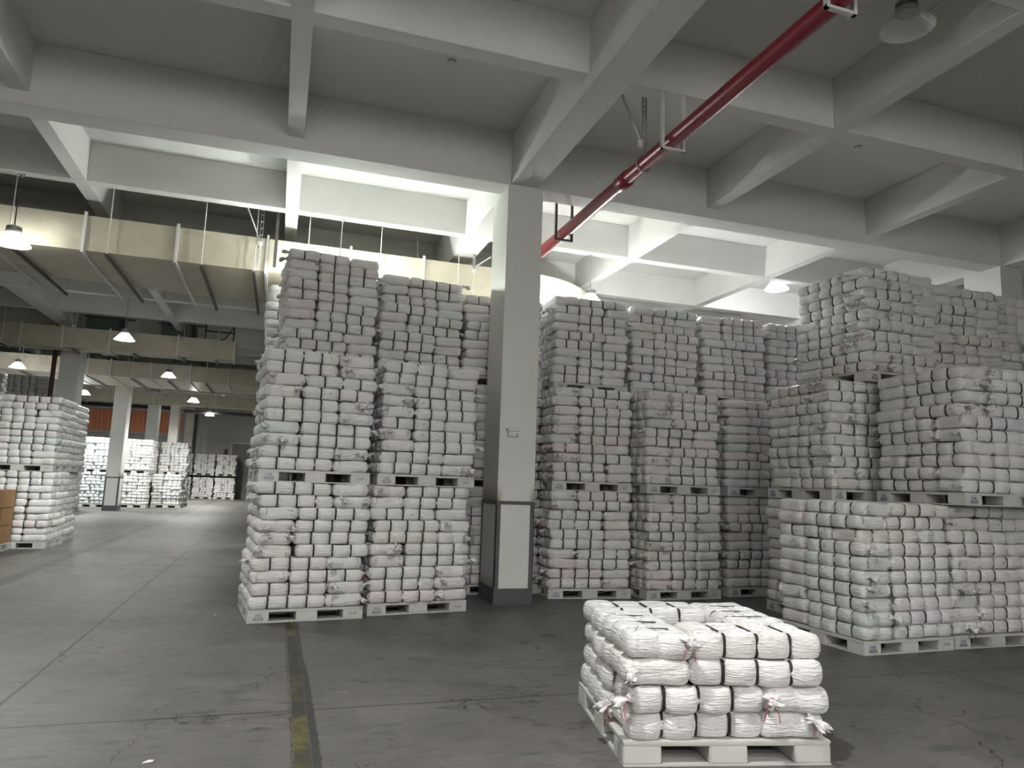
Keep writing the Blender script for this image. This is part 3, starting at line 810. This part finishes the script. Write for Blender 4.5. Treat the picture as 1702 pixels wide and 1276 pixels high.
# pallets
TIER = {0: 'on the floor', 1: 'on second tier', 2: 'on third tier'}
for i, ld in enumerate(LOADS):
    full = ld['y'] < 24 and phits.get(i, 0) > 0
    lab = 'white plastic pallet under bales: ' + ld['desc'] if phits.get(i, 0) > 0 else 'white plastic pallet hidden behind the front rows of bales'
    t = empty('plastic_pallet', lab, 'pallet', (ld['x'], ld['y'], ld['z']), ld['yaw'], 'white plastic pallets under the bales')
    inst('deck', DECK, t); inst('bottom_frame', BFR, t)
    for bk in BLOCKS: inst('block', bk, t)
    if full:
        if i != 0:
            inst('stencil_text', TX1, t, (.11, -.0015, .062)); inst('stencil_number', TX2, t, (1.09, -.0015, .048))
            s = inst('stencil_text', TX1, t, (-.0015, 1.09, .062), -PI / 2)
# ------------------------------------------------------------------ lamps
def lamp(x, y, zl, lit, tint, pw, ztop, label):
    t = empty('high_bay_lamp', label, 'lamp', (x, y, zl), 0, 'high-bay lamps under the ceiling')
    # shade: cone, rim radius .235
    sh = MB(); sh.lathe([(.095, .155), (.115, .145), (.165, .085), (.225, .012), (.238, 0), (.230, .004), (.158, .085), (.108, .143)], 56)
    sh.build('lamp_shade', SHADE, t)
    MB().lathe([(.0, .165), (.085, .165), (.10, .158), (.10, .200), (.075, .215), (.075, .27), (.03, .285), (0, .285)], 32).build('driver_housing', WSTEEL if lit else STEEL, t)
    fins = MB()
    for k in range(24):
        a = 2 * PI * k / 24; c, s = math.cos(a), math.sin(a)
        p0, p1 = (.070*c, .070*s), (.098*c, .098*s); nx, ny = -s*.002, c*.002
        fins.add([(p0[0]-nx,p0[1]-ny,.2),(p1[0]-nx,p1[1]-ny,.2),(p1[0]+nx,p1[1]+ny,.2),(p0[0]+nx,p0[1]+ny,.2),
                  (p0[0]-nx,p0[1]-ny,.262),(p1[0]-nx,p1[1]-ny,.262),(p1[0]+nx,p1[1]+ny,.262),(p0[0]+nx,p0[1]+ny,.262)],
                 [(0,3,2,1),(4,5,6,7),(0,1,5,4),(1,2,6,5),(2,3,7,6),(3,0,4,7)])
    fins.build('heat_sink', STEEL, t)
    ln = MB().lathe([(0, .142), (.06, .140), (.092, .150), (.092, .160), (0, .160)], 28).build('lens', LENS if lit else LENSOFF, t)
    if ztop - zl > .4: MB().tube([(0, 0, .285), (0, 0, ztop - zl)], .009, 8).build('hanger_rod', DSTEEL if zl < 4.75 and y < 15 else STEEL, t)
    else: MB().tube([(0, 0, .285), (0, 0, ztop - zl)], .018, 8).build('hanger_rod', STEEL, t)
    mt = MB(); mt.box(-.05, .05, -.012, .012, ztop - zl - .012, ztop - zl)
    for s in (-1, 1): mt.tube([(s * .045, 0, ztop - zl - .01), (s * .008, 0, ztop - zl - .06)], .004, 6)
    mt.build('ceiling_bracket', STEEL, t)
    if lit:
        glow = (1.4 if x > 0 else 0.55) if 11 < y < 12 else (0.42 if y < 11 else 0.20)
        ld = bpy.data.lights.new('lamp_glow', 'POINT'); ld.energy = LAMP_W * pw * glow; ld.color = tint; ld.shadow_soft_size = .05
        lo = bpy.data.objects.new('lamp_glow', ld); C.objects.link(lo); lo.parent = t; lo.location = (0, 0, .075)
        ld = bpy.data.lights.new('lamp_light', 'AREA'); ld.shape = 'DISK'; ld.size = .17; ld.energy = LAMP_W * pw * 0.85; ld.color = tint
        lo = bpy.data.objects.new('lamp_light', ld); C.objects.link(lo); lo.parent = t; lo.location = (0, 0, .136)
    return t
for a in LAMPS: lamp(*a)

# ------------------------------------------------------------------ air ducts
def duct(name, label, poly, z0, z1, flanges, straps, ynear, yfar, ztop):
    t = empty(name, label, 'duct')
    MB().prism(poly, z0, z1).build('duct_body', DUCT, t)
    for x in flanges:
        f = MB(); f.box(x - .02, x + .02, ynear - .035, ynear, z0 - .035, z1 + .05); f.box(x - .02, x + .02, ynear, yfar + .03, z0 - .035, z0)
        for k in range(8):
            zz = z0 + (z1 - z0) * (k + .5) / 8; f.box(x - .028, x + .028, ynear - .022, ynear - .010, zz - .007, zz + .007)
        for k in range(int((yfar - ynear) / .16)):
            yy = ynear + .08 + k * .16; f.box(x - .028, x + .028, yy - .007, yy + .007, z0 - .028, z0 - .012)
        f.build('flange', WSTEEL, t)
    for x in straps:
        MB().box(x - .022, x + .022, ynear - .07, yfar + .07, z0 - .075, z0 - .036).build('support_channel', DSTEEL, t)
        for y in (ynear - .05, yfar + .05):
            MB().tube([(x, y, z0 - .05), (x, y, ztop)], .0085, 8).build('hanger_rod', WSTEEL, t)
    f = MB(); f.box(poly[0][0], 4.0 if ynear < 13 else poly[1][0], yfar, yfar + .03, z0 - .012, z0 + .02); f.build('edge_strip', WSTEEL, t)
    return t
arc = [(4.0 + 2.0 * math.sin(a), 14.1 - 2.0 * math.cos(a)) for a in [PI / 2 * i / 16 for i in range(17)]]
duct('air_duct', 'large flat beige air duct hanging behind the left bales', [(-23, 12.1)] + arc + [(6.0, 15.1)], 4.83, 5.385,
     [-8.3, -7.0, -5.7, -4.4, -3.10, -1.80, -.44, .9, 2.16, 3.6], [-7.6, -6.3, -5.2, -4.05, -2.75, -1.41, -.62, .2, 1.4, 2.78], 12.1, 15.1, 6.33)
duct('air_duct', 'narrow beige air duct behind the hanging lamp, second from the front', [(-23, 22.2), (-1.45, 22.2), (-1.45, 22.75), (-23, 22.75)], 4.83, 5.40,
     [-9.4, -8.1, -6.9, -5.9, -4.75, -3.0, -1.48], [-7.3, -5.6, -4.1, -2.85, -1.95], 22.2, 22.75, 6.33)
duct('air_duct', 'wide beige air duct seen past the dark beam, third from the front', [(-23, 28.2), (2, 28.2), (2, 31.3), (-23, 31.3)], 4.83, 5.40,
     [-13, -11, -9.5, -7.2, -5.9, -4.6, -3.3, -2.0], [-12, -10, -8.6, -6.6, -5.2, -4.0, -2.75], 28.2, 31.3, 6.33)
duct('air_duct', 'narrow distant beige duct above the far columns', [(-23, 38.35), (1, 38.35), (1, 38.9), (-23, 38.9)], 4.83, 5.40,
     [-13, -10, -7.8, -6.0, -4.6, -3.2], [-9.0, -7.0, -5.3, -3.6], 38.35, 38.9, 6.33)

def strut_brace(x, y, z0, z1, label, bx):
    t = empty('pipe_strut', label, 'bracket', (x, y, 0))
    m = MB(); n = 9
    m.box(-.022, -.018, -.02, .02, z0, z1); m.box(.018, .022, -.02, .02, z0, z1)
    for k in range(n + 1):
        zz = z0 + (z1 - z0) * k / n; m.box(-.02, .02, -.004, .004, zz - .012, zz + .012)
    m.build('slotted_channel', STEEL, t)
    b = MB(); b.tube([(bx, .0, z1), (-.03 if bx < 0 else .03, 0, z0 + .06)], .012, 8); b.build('brace', WSTEEL, t)
    MB().box(-.03, .03, -.03, .03, z0 - .05, z0 + .005).build('clamp', WSTEEL, t)
    MB().tube([(0, 0, z0 - .05), (0, 0, z0 - .45)], .008, 6).build('threaded_rod', WSTEEL, t)
strut_brace(-.55, 12.0, 5.28, 6.32, 'perforated steel strut with diagonal brace left of the tall bales', -.45)
strut_brace(3.05, 12.0, 5.28, 5.55, 'perforated steel strut just left of the column top', .3)
strut_brace(-5.6, 21.95, 5.42, 6.32, 'dark strut with brace above the second duct', -.35)
# dark conduit standing before the duct
tag(MB().box(-.335, -.285, 12.0, 12.05, 4.9, ZS - .01).build('conduit', DSTEEL), 'dark vertical conduit beside the top of the left bales', 'conduit')
tag(MB().tube([(1.95, 12.0, ZS), (1.97, 12.0, 5.95), (2.02, 12.02, 5.7), (2.03, 12.0, 5.386)], .007, 6).build('cable', DSTEEL), 'thin black cable dropping to the duct over the left bales', 'cable')

# ------------------------------------------------------------------ red fire pipe
PX, PZ, PR = 3.74, 5.20, .083
t = empty('fire_pipe', 'dark red fire main crossing under the ceiling to the column', 'pipe')
MB().tube([(PX, -6, PZ), (PX, 11.0, PZ), (PX, 11.25, PZ + .08), (PX, 11.32, PZ + .3), (PX, 11.32, ZS - .01)], PR, 24).build('pipe_body', PIPE, t)
for y in (-1.0, 3.2, 7.35, 10.8):
    MB().tube([(PX, y, PZ), (PX, y + .02, PZ), (PX, y + .26, PZ), (PX, y + .28, PZ)], [PR, PR + .016, PR + .016, PR], 24).build('coupling', PIPE, t)
def ubracket(y, ztop):
    b = empty('pipe_bracket', 'square %s steel bracket holding the red pipe %s' % (('pale', 'near the slotted strut' if y > 5 else 'above the top frame edge') if y < 8 else ('dark', 'beside the column top')), 'bracket', (PX, y, 0), 0, 'square brackets around the red pipe')
    w = .125; zz = PZ - PR - .012
    for s in (-1, 1): MB().box(s * w - .015, s * w + .015, -.02, .02, zz - .025, ztop).build('bracket_leg', WSTEEL if y < 8 else DSTEEL, b)
    MB().box(-w - .015, w + .015, -.0195, .0195, zz - .025, zz).build('bracket_foot', WSTEEL if y < 8 else DSTEEL, b)
ubracket(6.36, ZSEC); ubracket(9.45, ZS); ubracket(3.95, ZSEC)
b = empty('pipe_clamp', 'ring clamp on slotted strut with diagonal brace holding the red pipe', 'clamp', (PX, 7.0, 0))
MB().tube([(0 + (PR + .008) * math.cos(a), 0, PZ + (PR + .008) * math.sin(a)) for a in [2*PI*i/28 for i in range(29)]], .010, 8, False).build('clamp_ring', STEEL, b)
m = MB(); m.box(-.024, -.019, -.02, .02, PZ + .14, ZS); m.box(.019, .024, -.02, .02, PZ + .14, ZS)
for k in range(16): zz = PZ + .16 + k * .062; m.box(-.02, .02, -.004, .004, zz - .018, zz + .018)
m.build('slotted_channel', STEEL, b)
MB().tube([(0, 0, PZ + PR), (0, 0, PZ + .16)], .012, 8).build('threaded_rod', STEEL, b)
MB().tube([(-.45, .0, ZS), (-.03, 0, PZ + .26)], .014, 8).build('brace', STEEL, b)
MB().box(-.075, -.02, -.015, .015, PZ + .20, PZ + .29).build('hinge_plate', WSTEEL, b)
# ------------------------------------------------------------------ distant pipes and equipment
t = empty('riser_pipe', 'dark red riser pipe on the left side of the second column', 'pipe')
MB().tube([(-6.42, 23.65, 2.2), (-6.42, 23.65, ZS - .01)], .06, 14).build('pipe_body', DRED, t)
MB().tube([(-6.42, 23.65, 3.1), (-14.0, 23.65, 3.12)], .05, 12).build('branch_pipe', DRED, t)
tag(MB().tube([(-5.2, 43.2, 4.93), (2.5, 43.2, 4.93)], .085, 14).build('distant_pipe', DSTEEL), 'dark distant pipe running right below the far duct', 'pipe')
t = empty('corner_riser', 'dark vertical pipe beside the pale far pilaster', 'pipe')
MB().tube([(-5.2, 49.6, 0), (-5.2, 49.6, 5.3)], .07, 12).build('pipe_body', DSTEEL, t)
for (x, w) in ((-5.15, .85), (-3.2, .85)):
    t = empty('fan_coil_unit', 'green-grey box unit above the second duct, %s one' % ('left' if x < -4 else 'right'), 'air unit', (x, 23.3, 5.05), 0, 'box units above the second duct')
    MB().box(-w / 2, w / 2, -.2, .35, .38, .83).build('unit_body', GREENBOX, t, bevel=.01)
    MB().box(w / 2, w / 2 + .09, -.2, .35, .36, .86).build('end_bracket', DSTEEL, t)
    MB().box(-w / 2 - .1, w / 2 + .4, -.24, -.20, .84, .88).build('top_rail', DSTEEL, t)
    for s in (-1, 1): MB().tube([(s * w / 2, .1, .83), (s * w / 2, .1, 1.28)], .012, 6).build('hanger_rod', DSTEEL, t)
t = empty('pipe_rack', 'dark open steel frame above the end of the second duct', 'rack', (-1.95, 23.2, 5.4))
m = MB()
for x in (-.45, .35): m.box(x - .02, x + .02, -.02, .02, 0, .9)
for z in (.15, .42): m.box(-.45, .35, -.02, .02, z - .02, z + .02)
m.build('rack_frame', DSTEEL, t)
MB().tube([(.35, -.05, .9), (.32, -.05, .55), (.1, -.05, .2), (-.45, -.05, .02)], .02, 8).build('cable', DSTEEL, t)
# smoke detectors on the slab
for (x, y, w) in ((-.98, 6.9, 'above the left bales, nearest the upper left corner'), (1.55, 7.55, 'in the coffer left of the big column'), (7.33, 7.5, 'in the coffer right of the red pipe'), (7.2, 4.9, 'at the upper right frame edge')):
    t = empty('smoke_detector', 'small round white detector %s' % w, 'detector', (x, y, ZS), 0, 'round detectors on the ceiling')
    MB().lathe([(0, -.045), (.03, -.045), (.042, -.03), (.042, -.012), (.055, -.010), (.055, 0)], 20).build('detector_head', WSTEEL, t)
    MB().lathe([(.044, -.024), (.046, -.024), (.046, -.016), (.044, -.016)], 20).build('vent_ring', DSTEEL, t)

# small box on the column front
t = empty('wall_box', 'small pale two-part box mounted on the front of the column', 'wall box', (2.875, 8.9, 2.185))
MB().box(-.073, .073, -.035, 0, .012, .062).build('top_cover', WSTEEL, t, bevel=.006)
MB().box(-.070, .070, -.045, 0, -.062, .008).build('box_body', WSTEEL, t, bevel=.006)
MB().box(.040, .056, -.048, -.045, -.040, -.026).build('button', DSTEEL, t)
MB().tube([(-.10, -.008, .03), (-.072, -.008, .03)], .006, 8).build('cable_stub', DSTEEL, t)

# cartons on a pallet at the left edge
tp = empty('carton_pallet', 'white pallet with brown cartons at the left frame edge', 'pallet', (-5.85, 14.72, 0), 0)
inst('deck', DECK, tp); inst('bottom_frame', BFR, tp)
for bk in BLOCKS: inst('block', bk, tp)
for k in range(3):
    for j in range(2):
        for i in range(2):
            lv = ['bottom', 'middle', 'top'][k]
            sd = ['left', 'right'][i]; fb = ['front', 'rear'][j]
            x = -5.85 + .02 + i * .59; y = 14.72 + .02 + j * .59; z = .13 + k * .325
            c = empty('carton', 'brown cardboard carton, %s layer, %s %s, on the left-edge pallet' % (lv, fb, sd), 'carton', (x, y, z), 0, 'brown cartons at the left edge')
            MB().box(0, .57, 0, .57, 0, .315).build('box_body', CARTON, c, bevel=.004)
            MB().box(-.0008, .5708, .26, .31, .3145, .3158).build('packing_tape', TAPE, c)
            MB().box(.26, .31, -.0012, 0, .235, .3158).build('packing_tape', TAPE, c)
# small litter on the floor
tag(MB().add([(0, 0, .001), (.05, .006, .004), (.055, .022, .008), (.004, .018, .002), (.03, .012, .014)], [(0, 1, 4), (1, 2, 4), (2, 3, 4), (3, 0, 4), (3, 2, 1, 0)]).build('paper_scrap', WSTEEL, loc=(-.56, 4.35, 0)), 'tiny white paper scrap on the floor at lower left', 'scrap')
tag(MB().add([(0, 0, .001), (.03, .006, .003), (.028, .022, .006), (.004, .018, .002), (.016, .012, .01)], [(0, 1, 4), (1, 2, 4), (2, 3, 4), (3, 0, 4), (3, 2, 1, 0)]).build('paper_scrap', WSTEEL, loc=(-.55, 8.6, 0)), 'white speck of litter left of the corner pallet', 'scrap')
print('LOADS', len(LOADS), 'BALES', len(BALES), 'visible', sum(1 for h in hits if h > 0), 'mass verts', len(vv), 'min near hits', min(hits[i] for i in near))
